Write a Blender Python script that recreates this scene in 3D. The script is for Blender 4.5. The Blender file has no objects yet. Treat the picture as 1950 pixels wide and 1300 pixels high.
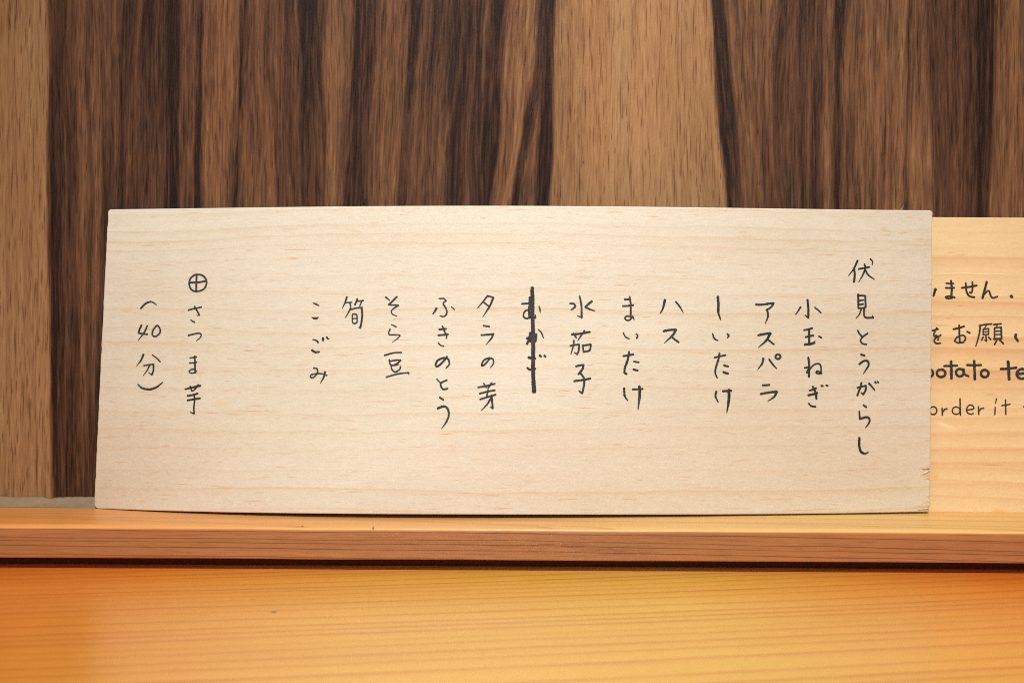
import bpy, math, random
import numpy as np
from mathutils import Vector

# ------------------------------------------------------------------ camera, world, lamps, exposure
scene = bpy.context.scene
COL = scene.collection
CAM_H = .080                       # camera height above the counter top; camera looks along +Y from the origin
cam_data = bpy.data.cameras.new('camera')
cam = bpy.data.objects.new('camera', cam_data)
COL.objects.link(cam)
cam.location = (0, 0, CAM_H)
cam.rotation_euler = (math.radians(90), -11/1950, 0)
cam_data.sensor_width = 36
cam_data.lens = 36 * 2167 / 1950
cam_data.clip_start = .01
cam_data.clip_end = 50
cam_data.dof.use_dof = True
cam_data.dof.focus_distance = .424
cam_data.dof.aperture_fstop = 16
scene.camera = cam

world = bpy.data.worlds.new('World')
scene.world = world
world.use_nodes = True
bg = world.node_tree.nodes['Background']
bg.inputs[0].default_value = (1.0, .92, .82, 1)
bg.inputs[1].default_value = .11

def lamp(name, kind, loc, target, power, colour, size, spot=None, blend=.5):
    d = bpy.data.lights.new(name, kind)
    d.energy = power
    d.color = colour
    if kind == 'AREA':
        d.shape = 'DISK'
        d.size = size
    else:
        d.shadow_soft_size = size
    if kind == 'SPOT':
        d.spot_size = math.radians(spot)
        d.spot_blend = blend
    o = bpy.data.objects.new(name, d)
    COL.objects.link(o)
    o.location = loc
    o.rotation_euler = (Vector(target) - Vector(loc)).to_track_quat('-Z', 'Y').to_euler()
    return o

lamp('ceiling_spotlight', 'SPOT', (.02, -.22, .78), (.02, .385, .06), 33, (1.0, .985, .955), .022, 44, .9)
lamp('ceiling_fill', 'AREA', (-.5, -.6, 1.9), (0, .4, .05), 5, (1.0, .95, .88), .5)  # weak warm fill light added overhead, source unseen
lamp('room_lamp', 'AREA', (-.02, -.75, .26), (0, .43, .10), 3.4, (.93, .97, 1.0), .22)

scene.view_settings.view_transform = 'Standard'
scene.view_settings.look = 'None'
scene.view_settings.exposure = 0
scene.view_settings.gamma = 1
scene.view_settings.use_curve_mapping = False
scene.cycles.use_denoising = False
scene.cycles.use_adaptive_sampling = False
scene.cycles.max_bounces = 8
scene.cycles.filter_width = 1.0

# ------------------------------------------------------------------ helpers
rng = np.random.default_rng(7)
random.seed(7)

def lin(r, g, b):
    c = np.array([r, g, b], float) / 255
    return np.where(c <= .04045, c / 12.92, ((c + .055) / 1.055) ** 2.4)

def tag(o, label=None, category=None, kind=None, group=None):
    for k, v in (('label', label), ('category', category), ('kind', kind), ('group', group)):
        if v:
            o[k] = v
    return o

def mesh_obj(name, verts, quads, mat, parent=None, colour=None, smooth=False, tris=None):
    """link one mesh object from numpy vertex and quad arrays"""
    me = bpy.data.meshes.new(name)
    verts = np.asarray(verts, np.float32)
    quads = np.asarray(quads, np.int32).reshape(-1, 4)
    tris = np.zeros((0, 3), np.int32) if tris is None else np.asarray(tris, np.int32).reshape(-1, 3)
    me.vertices.add(len(verts))
    me.vertices.foreach_set('co', verts.ravel())
    nl = quads.size + tris.size
    me.loops.add(nl)
    me.loops.foreach_set('vertex_index', np.concatenate([quads.ravel(), tris.ravel()]).astype(np.int32))
    me.polygons.add(len(quads) + len(tris))
    st = np.concatenate([np.arange(len(quads)) * 4, quads.size + np.arange(len(tris)) * 3]).astype(np.int32)
    me.polygons.foreach_set('loop_start', st)
    if smooth:
        me.polygons.foreach_set('use_smooth', np.ones(len(st), bool))
    me.update(calc_edges=True)
    if colour is not None:
        a = me.color_attributes.new('Grain', 'FLOAT_COLOR', 'POINT')
        c = np.ones((len(verts), 4), np.float32)
        c[:, :3] = colour
        a.data.foreach_set('color', c.ravel())
    me.materials.append(mat)
    o = bpy.data.objects.new(name, me)
    COL.objects.link(o)
    o.parent = parent
    return o

def empty(name, loc=(0, 0, 0)):
    o = bpy.data.objects.new(name, None)
    COL.objects.link(o)
    o.location = loc
    o.empty_display_size = .02
    return o

def grid_quads(nx, ny, off=0):
    i = np.arange(nx - 1)[None, :] + nx * np.arange(ny - 1)[:, None] + off
    return np.stack([i, i + 1, i + 1 + nx, i + nx], -1).reshape(-1, 4)

def box_arrays(x0, x1, y0, y1, z0, z1):
    v = [(x, y, z) for z in (z0, z1) for y in (y0, y1) for x in (x0, x1)]
    q = [(0, 2, 3, 1), (4, 5, 7, 6), (0, 1, 5, 4), (2, 6, 7, 3), (0, 4, 6, 2), (1, 3, 7, 5)]
    return np.array(v, float), q

def vnoise(x, y, seed):
    """smooth value noise on arrays, unit cell 1"""
    r = np.random.default_rng(seed).random((256, 256))
    x0 = np.floor(x).astype(int); y0 = np.floor(y).astype(int)
    fx = x - x0; fy = y - y0
    fx = fx * fx * (3 - 2 * fx); fy = fy * fy * (3 - 2 * fy)
    a = r[x0 % 256, y0 % 256]; b = r[(x0 + 1) % 256, y0 % 256]
    c = r[x0 % 256, (y0 + 1) % 256]; d = r[(x0 + 1) % 256, (y0 + 1) % 256]
    return (a * (1 - fx) + b * fx) * (1 - fy) + (c * (1 - fx) + d * fx) * fy

def dashes(shape, ext, n, along, length, width, seed, axis, tilt=0., where=None):
    """grid of 0..1 strength with n short soft dashes; ext=(x0,x1,y0,y1); axis 0 = along x, 1 = along y"""
    r = np.random.default_rng(seed)
    ny, nx = shape
    x0, x1, y0, y1 = ext
    out = np.zeros(shape, np.float32)
    sx = (x1 - x0) / (nx - 1); sy = (y1 - y0) / (ny - 1)
    for _ in range(n):
        cx = r.uniform(x0, x1); cy = r.uniform(y0, y1)
        if where is not None and r.random() > where(cx, cy):
            continue
        L = length * r.lognormal(0, .5) * .5; W = width * r.uniform(.6, 1.4) * .5
        s = r.uniform(.4, 1.0); tl = tilt * r.normal()
        hx, hy = (L, W * 2.5 + abs(tl) * L) if axis == 0 else (W * 2.5 + abs(tl) * L, L)
        i0 = max(0, int((cx - hx - x0) / sx)); i1 = min(nx, int((cx + hx - x0) / sx) + 2)
        j0 = max(0, int((cy - hy - y0) / sy)); j1 = min(ny, int((cy + hy - y0) / sy) + 2)
        if i1 <= i0 or j1 <= j0:
            continue
        X = x0 + np.arange(i0, i1) * sx - cx; Y = y0 + np.arange(j0, j1) * sy - cy
        X, Y = np.meshgrid(X, Y)
        if axis == 1:
            X, Y = Y, X
        wob = .25 * W * np.sin(X / L * 4 + cx * 1e4)
        d = np.clip(1 - np.abs(X) / L, 0, 1) ** .5 * np.exp(-((Y - tl * X - wob) / W) ** 2)
        out[j0:j1, i0:i1] = np.maximum(out[j0:j1, i0:i1], s * d)
    return out

def wood(name, rough, spec, grain_scale, grain_amp, bump, bump_scale, speck=0., rough_var=.1, coat=0.):
    """node wood: the Grain attribute times two stretched noises, plus fibre bump"""
    m = bpy.data.materials.new(name)
    m.use_nodes = True
    nt = m.node_tree; N = nt.nodes; Lk = nt.links
    bsdf = N['Principled BSDF']
    at = N.new('ShaderNodeAttribute'); at.attribute_name = 'Grain'
    tc = N.new('ShaderNodeTexCoord')
    mp = N.new('ShaderNodeMapping'); mp.inputs['Scale'].default_value = grain_scale
    Lk.new(tc.outputs['Object'], mp.inputs['Vector'])
    n1 = N.new('ShaderNodeTexNoise'); n1.inputs['Scale'].default_value = 1; n1.inputs['Detail'].default_value = 5
    n1.inputs['Roughness'].default_value = .65
    Lk.new(mp.outputs[0], n1.inputs['Vector'])
    mr = N.new('ShaderNodeMapRange')
    mr.inputs['From Min'].default_value = .25; mr.inputs['From Max'].default_value = .75
    mr.inputs['To Min'].default_value = 1 - grain_amp; mr.inputs['To Max'].default_value = 1 + grain_amp
    Lk.new(n1.outputs['Fac'], mr.inputs['Value'])
    mx = N.new('ShaderNodeMix'); mx.data_type = 'RGBA'; mx.blend_type = 'MULTIPLY'; mx.inputs[0].default_value = 1
    Lk.new(at.outputs['Color'], mx.inputs[6]); Lk.new(mr.outputs[0], mx.inputs[7])
    Lk.new(mx.outputs[2], bsdf.inputs['Base Color'])
    mb = N.new('ShaderNodeMapping'); mb.inputs['Scale'].default_value = bump_scale
    Lk.new(tc.outputs['Object'], mb.inputs['Vector'])
    n2 = N.new('ShaderNodeTexNoise'); n2.inputs['Scale'].default_value = 1; n2.inputs['Detail'].default_value = 4
    n2.inputs['Roughness'].default_value = .7
    Lk.new(mb.outputs[0], n2.inputs['Vector'])
    bp = N.new('ShaderNodeBump'); bp.inputs['Strength'].default_value = bump; bp.inputs['Distance'].default_value = .0004
    Lk.new(n2.outputs['Fac'], bp.inputs['Height'])
    Lk.new(bp.outputs[0], bsdf.inputs['Normal'])
    rr = N.new('ShaderNodeMapRange')
    rr.inputs['From Min'].default_value = .3; rr.inputs['From Max'].default_value = .7
    rr.inputs['To Min'].default_value = rough - rough_var; rr.inputs['To Max'].default_value = rough + rough_var
    Lk.new(n2.outputs['Fac'], rr.inputs['Value'])
    Lk.new(rr.outputs[0], bsdf.inputs['Roughness'])
    bsdf.inputs['Specular IOR Level'].default_value = spec
    bsdf.inputs['Coat Weight'].default_value = coat
    bsdf.inputs['Coat Roughness'].default_value = .35
    return m

def plain(name, colour, rough, noise_scale=900, amp=.3, spec=.4, bump=.0):
    m = bpy.data.materials.new(name)
    m.use_nodes = True
    nt = m.node_tree; N = nt.nodes; Lk = nt.links
    b = N['Principled BSDF']
    tc = N.new('ShaderNodeTexCoord')
    n = N.new('ShaderNodeTexNoise'); n.inputs['Scale'].default_value = noise_scale; n.inputs['Detail'].default_value = 4
    Lk.new(tc.outputs['Object'], n.inputs['Vector'])
    r = N.new('ShaderNodeValToRGB')
    c = np.array(colour)
    r.color_ramp.elements[0].position = .3; r.color_ramp.elements[1].position = .7
    r.color_ramp.elements[0].color = (*(c * (1 - amp)), 1); r.color_ramp.elements[1].color = (*(c * (1 + amp)), 1)
    Lk.new(n.outputs['Fac'], r.inputs[0]); Lk.new(r.outputs[0], b.inputs['Base Color'])
    b.inputs['Roughness'].default_value = rough
    b.inputs['Specular IOR Level'].default_value = spec
    if bump:
        bp = N.new('ShaderNodeBump'); bp.inputs['Strength'].default_value = bump; bp.inputs['Distance'].default_value = .0003
        Lk.new(n.outputs['Fac'], bp.inputs['Height']); Lk.new(bp.outputs[0], b.inputs['Normal'])
    return m

def ink_material():
    """felt-pen ink: near black, thinner where the pen ran dry over the grain"""
    m = plain('black_ink', (.008, .0076, .0072), .45, 4200, .9, .5, .8)
    nt = m.node_tree; N = nt.nodes; Lk = nt.links
    b = N['Principled BSDF']
    old = b.inputs['Base Color'].links[0].from_socket
    tc = N.new('ShaderNodeTexCoord')
    mp = N.new('ShaderNodeMapping'); mp.inputs['Scale'].default_value = (2600, 2600, 4200)
    Lk.new(tc.outputs['Object'], mp.inputs['Vector'])
    n = N.new('ShaderNodeTexNoise'); n.inputs['Scale'].default_value = 1; n.inputs['Detail'].default_value = 3
    Lk.new(mp.outputs[0], n.inputs['Vector'])
    n2 = N.new('ShaderNodeTexNoise'); n2.inputs['Scale'].default_value = 90; n2.inputs['Detail'].default_value = 2
    Lk.new(tc.outputs['Object'], n2.inputs['Vector'])
    ad = N.new('ShaderNodeMath'); ad.operation = 'MULTIPLY_ADD'; ad.inputs[1].default_value = .55
    Lk.new(n2.outputs['Fac'], ad.inputs[0]); Lk.new(n.outputs['Fac'], ad.inputs[2])
    mr = N.new('ShaderNodeMapRange'); mr.inputs['From Min'].default_value = .80; mr.inputs['From Max'].default_value = 1.02
    mr.inputs['To Max'].default_value = .55
    Lk.new(ad.outputs[0], mr.inputs['Value'])
    mx = N.new('ShaderNodeMix'); mx.data_type = 'RGBA'
    Lk.new(mr.outputs[0], mx.inputs[0]); Lk.new(old, mx.inputs[6]); mx.inputs[7].default_value = (.16, .14, .12, 1)
    Lk.new(mx.outputs[2], b.inputs['Base Color'])
    return m

MAT_WALL = wood('walnut_laminate', .40, .13, (2600, 2600, 160), .19, .5, (2200, 2200, 700), rough_var=.14)
MAT_BOARD = wood('pale_maple', .40, .70, (90, 2200, 1500), .07, .30, (1100, 2600, 2600), rough_var=.14)
MAT_BACK = wood('yellow_maple', .55, .35, (110, 2200, 1500), .05, .25, (900, 3000, 2600), rough_var=.1)
MAT_LEDGE = wood('cedar_ledge', .42, .45, (90, 1800, 1800), .09, .08, (220, 2200, 2600))
MAT_COUNTER = wood('cedar_counter', .29, .5, (70, 1500, 1500), .06, .12, (500, 1600, 1600), rough_var=.06)
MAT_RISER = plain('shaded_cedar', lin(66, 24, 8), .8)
MAT_SEAL = plain('grey_sealant', lin(146, 124, 98), .5, 260, .12, .35, 0)
MAT_INK = ink_material()
MAT_FIBRE = plain('torn_fibre', lin(245, 228, 200), .6)

# ------------------------------------------------------------------ traced data
# pen strokes: ([widths], [(x, height up the board)]) in hundredths of a millimetre; grain in millimetres
FRONT_LINES = [
 ('vertical handwriting さつま芋 under a circled cross', [
  ([74],[(-11976,8808),(-11750,8776),(-11604,8616),(-11577,8443),(-11679,8247),(-11926,8167),(-12129,8219),(-12236,8403),(-12220,8625),(-12100,8761),(-11976,8808)]),
  ([80],[(-11971,8794),(-11968,8473),(-11962,8167)]),
  ([80],[(-12215,8501),(-11890,8511),(-11616,8552)]),
  ([63],[(-12240,7459),(-12002,7515),(-11738,7570)]),
  ([63],[(-12005,7598),(-11924,7465),(-11801,7267)]),
  ([51,34],[(-11801,7267),(-11901,7254)]),
  ([45,63],[(-12136,7085),(-12058,7040),(-11982,7000)]),
  ([63,63,34],[(-12204,6500),(-11964,6560),(-11774,6583),(-11701,6509),(-11757,6402),(-11879,6301)]),
  ([51],[(-12106,5661),(-11980,5670),(-11855,5693)]),
  ([51],[(-12123,5467),(-11972,5471),(-11832,5499)]),
  ([68],[(-11921,5723),(-11898,5393),(-11882,5102)]),
  ([51],[(-11887,5238),(-12038,5224),(-12121,5152),(-12033,5089),(-11882,5102)]),
  ([45],[(-11911,5189),(-11818,5150)]),
  ([63,80],[(-12247,4490),(-11936,4561),(-11661,4618)]),
  ([63],[(-12064,4596),(-12020,4513),(-11981,4426)]),
  ([63,45],[(-11748,4652),(-11834,4522),(-11906,4450),(-11971,4417)]),
  ([68],[(-12151,4244),(-11925,4281),(-11750,4329)]),
  ([68],[(-12145,4075),(-11918,4113),(-11652,4151)]),
  ([63],[(-11891,4305),(-11867,4089),(-11880,3800),(-11861,3579)]),
  ([63,34],[(-11861,3579),(-11939,3608),(-12016,3647)]),
 ]),
 ('vertical handwriting in brackets reading 40分', [
  ([80,74,28],[(-14098,7559),(-13926,7724),(-13726,7800),(-13598,7758),(-13478,7658)]),
  ([80],[(-14054,6915),(-14125,6759),(-14162,6622)]),
  ([68],[(-14162,6622),(-13992,6585),(-13813,6568)]),
  ([68,74,23],[(-13823,6887),(-13943,6633),(-14179,6328)]),
  ([68],[(-13467,6882),(-13599,6702),(-13608,6531),(-13479,6481),(-13340,6587),(-13310,6723),(-13390,6862),(-13467,6882)]),
  ([85,68,17],[(-13943,5801),(-14039,5582),(-14212,5363)]),
  ([45,57],[(-13594,5787),(-13400,5649),(-13268,5526)]),
  ([57],[(-13919,5385),(-13699,5417),(-13530,5431)]),
  ([68],[(-13530,5431),(-13528,5211),(-13584,5036)]),
  ([57,28],[(-13584,5036),(-13715,5125)]),
  ([68,23],[(-13688,5383),(-13770,5213),(-13928,5010)]),
  ([51,80,85,45],[(-14130,4679),(-13955,4542),(-13669,4492),(-13388,4568),(-13148,4747)]),
 ]),
 ('vertical handwriting reading こごみ', [
  ([35,78,39],[(-7468,7680),(-7359,7646),(-7232,7578)]),
  ([35,86,94,47],[(-7494,7145),(-7409,7112),(-7324,7105),(-7242,7144)]),
  ([47,70],[(-7426,6314),(-7280,6274),(-7221,6201)]),
  ([94],[(-7045,6366),(-7036,6286)]),
  ([78,31],[(-6899,6399),(-6856,6332),(-6803,6339)]),
  ([86,78],[(-7443,5920),(-7316,5844),(-7176,5857)]),
  ([59],[(-7364,5257),(-7236,5234),(-7209,5119),(-7271,4988),(-7385,4896),(-7470,4939),(-7422,5014),(-7206,5053),(-6989,5037),(-6854,4988)]),
  ([78,70,23],[(-6925,5112),(-6968,4922),(-7094,4686)]),
 ]),
 ('vertical handwriting reading 筍', [
  ([78,62,31],[(-6189,7902),(-6250,7701),(-6351,7475)]),
  ([55],[(-6233,7685),(-6116,7694),(-5999,7701)]),
  ([62],[(-6065,7684),(-6035,7551)]),
  ([70],[(-5795,7834),(-5832,7717),(-5879,7607)]),
  ([62],[(-5816,7750),(-5698,7754),(-5565,7767)]),
  ([62,47],[(-5615,7767),(-5693,7560)]),
  ([62,55,31],[(-6033,7494),(-6106,7334),(-6224,7128)]),
  ([59],[(-6032,7434),(-5825,7483),(-5598,7506)]),
  ([78],[(-5618,7506),(-5591,7233),(-5616,6934),(-5651,6748)]),
  ([70,47],[(-5651,6748),(-5699,6768)]),
  ([55],[(-5953,7250),(-5958,7067),(-5944,6951),(-5860,6908),(-5784,6951),(-5781,7100),(-5802,7234),(-5886,7267),(-5953,7250)]),
  ([43],[(-5931,7091),(-5798,7100)]),
 ]),
 ('vertical handwriting reading そら豆', [
  ([70,39],[(-4725,7893),(-4562,7766)]),
  ([78,70],[(-4308,7906),(-4461,7750),(-4608,7613)]),
  ([59],[(-4608,7606),(-4425,7600),(-4241,7593)]),
  ([66,55,35],[(-4241,7587),(-4422,7466),(-4503,7367),(-4450,7250),(-4289,7184)]),
  ([39,62],[(-4492,6869),(-4401,6829),(-4307,6786)]),
  ([55],[(-4532,6703),(-4585,6571),(-4560,6495)]),
  ([59,55,23],[(-4560,6488),(-4367,6488),(-4168,6473),(-4249,6357),(-4444,6208)]),
  ([70,55],[(-4715,5730),(-4386,5819),(-4089,5837)]),
  ([62],[(-4539,5566),(-4510,5418),(-4449,5353)]),
  ([59],[(-4512,5510),(-4314,5550),(-4116,5558)]),
  ([62,55],[(-4116,5551),(-4213,5452),(-4370,5370)]),
  ([55],[(-4442,5360),(-4310,5367),(-4205,5393)]),
  ([59],[(-4459,5353),(-4439,5222),(-4338,5124),(-4239,5125)]),
  ([62,51],[(-4118,5315),(-4142,5207),(-4266,5141)]),
  ([59],[(-4637,4927),(-4303,5026),(-4007,5077),(-3804,5094)]),
  ([55],[(-3804,5094),(-3809,5052)]),
 ]),
 ('vertical handwriting reading ふきのとう', [
  ([57],[(-2724,7842),(-2558,7847),(-2461,7768)]),
  ([62,67,67,51],[(-2461,7768),(-2568,7658),(-2465,7484),(-2428,7309),(-2527,7177),(-2680,7198)]),
  ([93,51],[(-2815,7473),(-2875,7372),(-2943,7262)]),
  ([46],[(-2257,7537),(-2204,7494),(-2146,7433)]),
  ([72],[(-2703,6696),(-2585,6706),(-2446,6720)]),
  ([72],[(-2735,6479),(-2539,6497),(-2374,6516)]),
  ([62],[(-2587,6819),(-2519,6654),(-2430,6481),(-2428,6372)]),
  ([57,46],[(-2730,6196),(-2642,6110),(-2520,6076)]),
  ([77],[(-2397,5692),(-2547,5505),(-2739,5331),(-2818,5395),(-2742,5547),(-2549,5648)]),
  ([77,72,51],[(-2549,5648),(-2375,5614),(-2308,5485),(-2328,5377),(-2426,5277)]),
  ([51],[(-2767,4870),(-2697,4793),(-2622,4729)]),
  ([67],[(-2394,4830),(-2601,4729),(-2607,4600),(-2511,4494),(-2360,4525)]),
  ([67],[(-2645,4201),(-2575,4150),(-2505,4108)]),
  ([88,82,77,72,21],[(-2716,3799),(-2502,3873),(-2363,3801),(-2304,3597),(-2374,3341),(-2568,3055)]),
 ]),
 ('vertical handwriting reading タラの芽', [
  ([72,62,31],[(-921,7962),(-1072,7755),(-1296,7491)]),
  ([72],[(-921,7954),(-812,7933),(-703,7898)]),
  ([82,77,21],[(-703,7898),(-831,7583),(-1097,7157)]),
  ([62],[(-1050,7712),(-949,7634),(-852,7560)]),
  ([67],[(-1064,6848),(-955,6831),(-846,6819)]),
  ([72],[(-1139,6499),(-909,6515),(-692,6547)]),
  ([82,67,21],[(-692,6547),(-778,6364),(-962,6145)]),
  ([67],[(-802,5662),(-965,5453),(-1094,5366),(-1104,5452),(-1010,5591),(-837,5662)]),
  ([67,62,36],[(-837,5662),(-698,5607),(-684,5456),(-791,5304)]),
  ([67],[(-1238,4577),(-958,4627),(-622,4716)]),
  ([57],[(-1032,4721),(-936,4571)]),
  ([62],[(-743,4745),(-807,4637),(-871,4551)]),
  ([67],[(-1180,4342),(-913,4421),(-620,4476)]),
  ([62],[(-871,4486),(-912,4250)]),
  ([67],[(-1161,4141),(-911,4216),(-589,4317)]),
  ([77],[(-740,4295),(-716,4038),(-693,3816)]),
  ([62,36],[(-693,3807),(-779,3866)]),
  ([72,62,26],[(-760,4187),(-909,3950),(-1122,3726)]),
 ]),
 ('vertical handwriting reading むかご, crossed out', [
  ([72],[(362,7673),(506,7682),(668,7691)]),
  ([102],[(656,7918),(657,7683),(633,7431),(652,7178)]),
  ([64],[(543,7448),(436,7338),(429,7194),(545,7130),(634,7196),(615,7394),(543,7448)]),
  ([77],[(634,7153),(760,7158),(861,7163)]),
  ([60],[(868,7163),(860,7253)]),
  ([51,64,38],[(992,7586),(1028,7489),(1040,7363)]),
  ([85],[(548,6386),(727,6489),(906,6491)]),
  ([85],[(672,6603),(637,6388),(556,6189)]),
  ([94],[(888,6552),(888,6462),(864,6283)]),
  ([94],[(673,6460),(745,6317),(842,6300)]),
  ([128],[(698,6532),(799,6425),(842,6318)]),
  ([102],[(637,6423),(763,6346),(888,6419)]),
  ([85],[(620,6316),(727,6281),(816,6461)]),
  ([38,60,43],[(966,6733),(1085,6608),(1164,6423)]),
  ([94],[(615,5689),(730,5665),(855,5656)]),
  ([85],[(1023,5776),(1073,5737)]),
  ([85],[(1195,5768),(1238,5736)]),
  ([77],[(570,5306),(678,5243),(867,5281)]),
 ]),
 ('vertical handwriting reading 水茄子', [
  ([68,77,77,85],[(2501,7977),(2563,7671),(2573,7383),(2574,7189)]),
  ([60,38],[(2574,7192),(2419,7259)]),
  ([72],[(2142,7702),(2286,7696),(2347,7596)]),
  ([72,60],[(2347,7596),(2275,7538),(2189,7468)]),
  ([85],[(2951,7803),(2825,7693),(2717,7583)]),
  ([77,64,34],[(2717,7576),(2879,7503),(3066,7444)]),
  ([81],[(2215,6559),(2556,6599),(2879,6661)]),
  ([64],[(2269,6606),(2323,6517),(2377,6446)]),
  ([77,64,38],[(2682,6701),(2556,6520),(2431,6339)]),
  ([68],[(2155,6138),(2305,6172),(2484,6196)]),
  ([72],[(2484,6189),(2467,5981),(2413,5827)]),
  ([68,43],[(2413,5827),(2313,5900)]),
  ([68,60,38],[(2287,6337),(2269,6158),(2180,5841)]),
  ([68],[(2610,6162),(2628,6055),(2646,5930)]),
  ([72],[(2628,6163),(2771,6179),(2915,6203)]),
  ([68],[(2915,6203),(2908,6095),(2872,5969)]),
  ([72],[(2646,5930),(2771,5943),(2879,5980)]),
  ([77],[(2370,5390),(2503,5424),(2646,5447)]),
  ([81],[(2646,5440),(2610,5304),(2503,5152)]),
  ([77],[(2456,5105),(2521,5142),(2646,4983),(2672,4769),(2600,4405)]),
  ([77,51],[(2600,4405),(2478,4482)]),
  ([77],[(2299,4843),(2628,4894),(2897,4951)]),
 ]),
 ('vertical handwriting reading まいたけ', [
  ([78],[(4172,7887),(4277,7889),(4374,7898)]),
  ([74],[(4101,7640),(4296,7651),(4491,7677)]),
  ([74],[(4355,7988),(4394,7695),(4393,7227)]),
  ([60],[(4393,7247),(4238,7264),(4179,7185),(4276,7109),(4393,7157),(4471,7267)]),
  ([60,46],[(4471,7267),(4522,7144)]),
  ([55],[(4120,6647),(4198,6504),(4334,6428)]),
  ([65],[(4600,6615),(4654,6550),(4615,6452)]),
  ([78],[(4120,5792),(4303,5818),(4490,5859)]),
  ([78,83,83],[(4334,5950),(4287,5670),(4178,5358),(4158,5184)]),
  ([83],[(4158,5176),(4236,5134)]),
  ([65],[(4509,5596),(4599,5582),(4693,5567)]),
  ([74],[(4490,5305),(4568,5286),(4653,5268)]),
  ([83,83,46],[(4146,4603),(4177,4314),(4286,4160)]),
  ([74],[(4470,4569),(4645,4575),(4840,4593)]),
  ([111,111,37],[(4711,4676),(4723,4359),(4664,3837)]),
 ]),
 ('vertical handwriting reading ハス', [
  ([102,83,42],[(5662,7891),(5603,7617),(5494,7385)]),
  ([65,69,28],[(6064,7831),(6209,7666),(6350,7426)]),
  ([88],[(5615,6732),(5857,6783),(6072,6798)]),
  ([102,83,28],[(6072,6790),(5955,6590),(5642,6293)]),
  ([78],[(5935,6519),(6053,6416),(6178,6332)]),
 ]),
 ('vertical handwriting reading しいたけ', [
  ([102],[(7639,8040),(7659,7747),(7652,7474)]),
  ([65,78,46],[(7652,7474),(7691,7338),(7739,7194)]),
  ([55,69,46],[(7445,6671),(7504,6496),(7642,6413)]),
  ([74,83,37],[(7996,6667),(8047,6606),(7992,6511)]),
  ([69],[(7513,5783),(7702,5829),(7931,5879)]),
  ([78,78,74,55],[(7702,5946),(7663,5719),(7565,5406),(7546,5211),(7617,5037)]),
  ([74],[(7869,5507),(7948,5481),(8031,5459)]),
  ([78],[(7850,5254),(7933,5220),(8028,5198)]),
  ([83,78,46],[(7587,4530),(7556,4355),(7659,4130)]),
  ([83],[(7832,4545),(7982,4554),(8148,4564)]),
  ([115,111,37],[(8061,4586),(8062,4243),(7984,3744)]),
 ]),
 ('vertical handwriting reading アスパラ', [
  ([83],[(9069,7776),(9275,7771),(9729,7840)]),
  ([88,65],[(9729,7836),(9631,7679),(9454,7578)]),
  ([78,78,28],[(9493,7579),(9522,7345),(9417,7062)]),
  ([88],[(9161,6636),(9399,6686),(9617,6720)]),
  ([102,88,28],[(9617,6713),(9460,6445),(9164,6175)]),
  ([69],[(9519,6485),(9639,6388),(9751,6304)]),
  ([97,78,28],[(9352,5771),(9306,5583),(9140,5359)]),
  ([74,69,37],[(9575,5742),(9723,5548),(9864,5401)]),
  ([78],[(9892,5928),(9934,5927),(9972,5910),(9997,5880),(10004,5844),(9993,5809),(9965,5781),(9926,5767),(9883,5768),(9846,5785),(9821,5815),(9813,5851),(9825,5886),(9853,5914),(9892,5928)]),
  ([78],[(9338,4782),(9469,4783),(9589,4796)]),
  ([88],[(9264,4457),(9570,4511),(9869,4552)]),
  ([97,78,28],[(9869,4544),(9771,4356),(9532,4190)]),
 ]),
 ('vertical handwriting reading 小玉ねぎ', [
  ([85],[(11015,7974),(11048,7643),(11051,7305)]),
  ([71,43],[(11051,7305),(10927,7401)]),
  ([78,43],[(10753,7700),(10668,7566),(10571,7427)]),
  ([57],[(11294,7694),(11418,7598),(11530,7497)]),
  ([71],[(10889,6846),(11055,6877),(11209,6921)]),
  ([78],[(10953,6587),(11101,6619),(11242,6650)]),
  ([85],[(11086,6890),(11091,6317)]),
  ([92],[(10925,6303),(11122,6329),(11294,6373)]),
  ([57,35],[(11257,6342),(11312,6451)]),
  ([64],[(11458,6621),(11564,6562)]),
  ([85],[(11065,5822),(11098,5533),(11090,5110)]),
  ([71],[(10926,5441),(11099,5472)]),
  ([71],[(11099,5472),(11008,5260)]),
  ([64],[(11039,5261),(11253,5534),(11468,5595),(11550,5475),(11553,5233)]),
  ([64],[(11552,5263),(11409,5323),(11367,5262),(11472,5221),(11583,5245)]),
  ([71],[(11125,4597),(11249,4634),(11372,4689)]),
  ([85],[(11077,4416),(11251,4453),(11417,4507)]),
  ([85],[(11248,4736),(11355,4507),(11388,4290)]),
  ([64],[(11093,4114),(11205,4011),(11360,3994)]),
  ([71],[(11570,4780),(11632,4762)]),
  ([64],[(11756,4793),(11818,4775)]),
 ]),
 ('vertical handwriting reading 伏見とうがらし', [
  ([78,71,28],[(12911,9458),(12760,9137),(12565,8882)]),
  ([85],[(12779,9167),(12806,8926),(12785,8660)]),
  ([71],[(12959,9138),(13195,9189),(13363,9220)]),
  ([71,71,28],[(13174,9321),(13208,9170),(13105,8898),(12965,8655)]),
  ([71,64,43],[(13195,9140),(13323,8930),(13563,8762)]),
  ([64,43],[(13396,9522),(13485,9426),(13474,9305)]),
  ([85],[(12946,8190),(12965,7688)]),
  ([64],[(12959,8154),(13084,8154),(13221,8143)]),
  ([78],[(13221,8131),(13245,7720)]),
  ([64],[(12993,7960),(13148,7985)]),
  ([64],[(12995,7809),(13150,7834)]),
  ([64],[(12965,7676),(13090,7683),(13246,7708)]),
  ([71,35],[(13078,7659),(13000,7446),(12877,7307)]),
  ([71],[(13184,7659),(13187,7417),(13282,7326),(13551,7327)]),
  ([57,35],[(13551,7327),(13500,7406)]),
  ([64],[(12945,6841),(13021,6720),(13104,6630)]),
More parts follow.
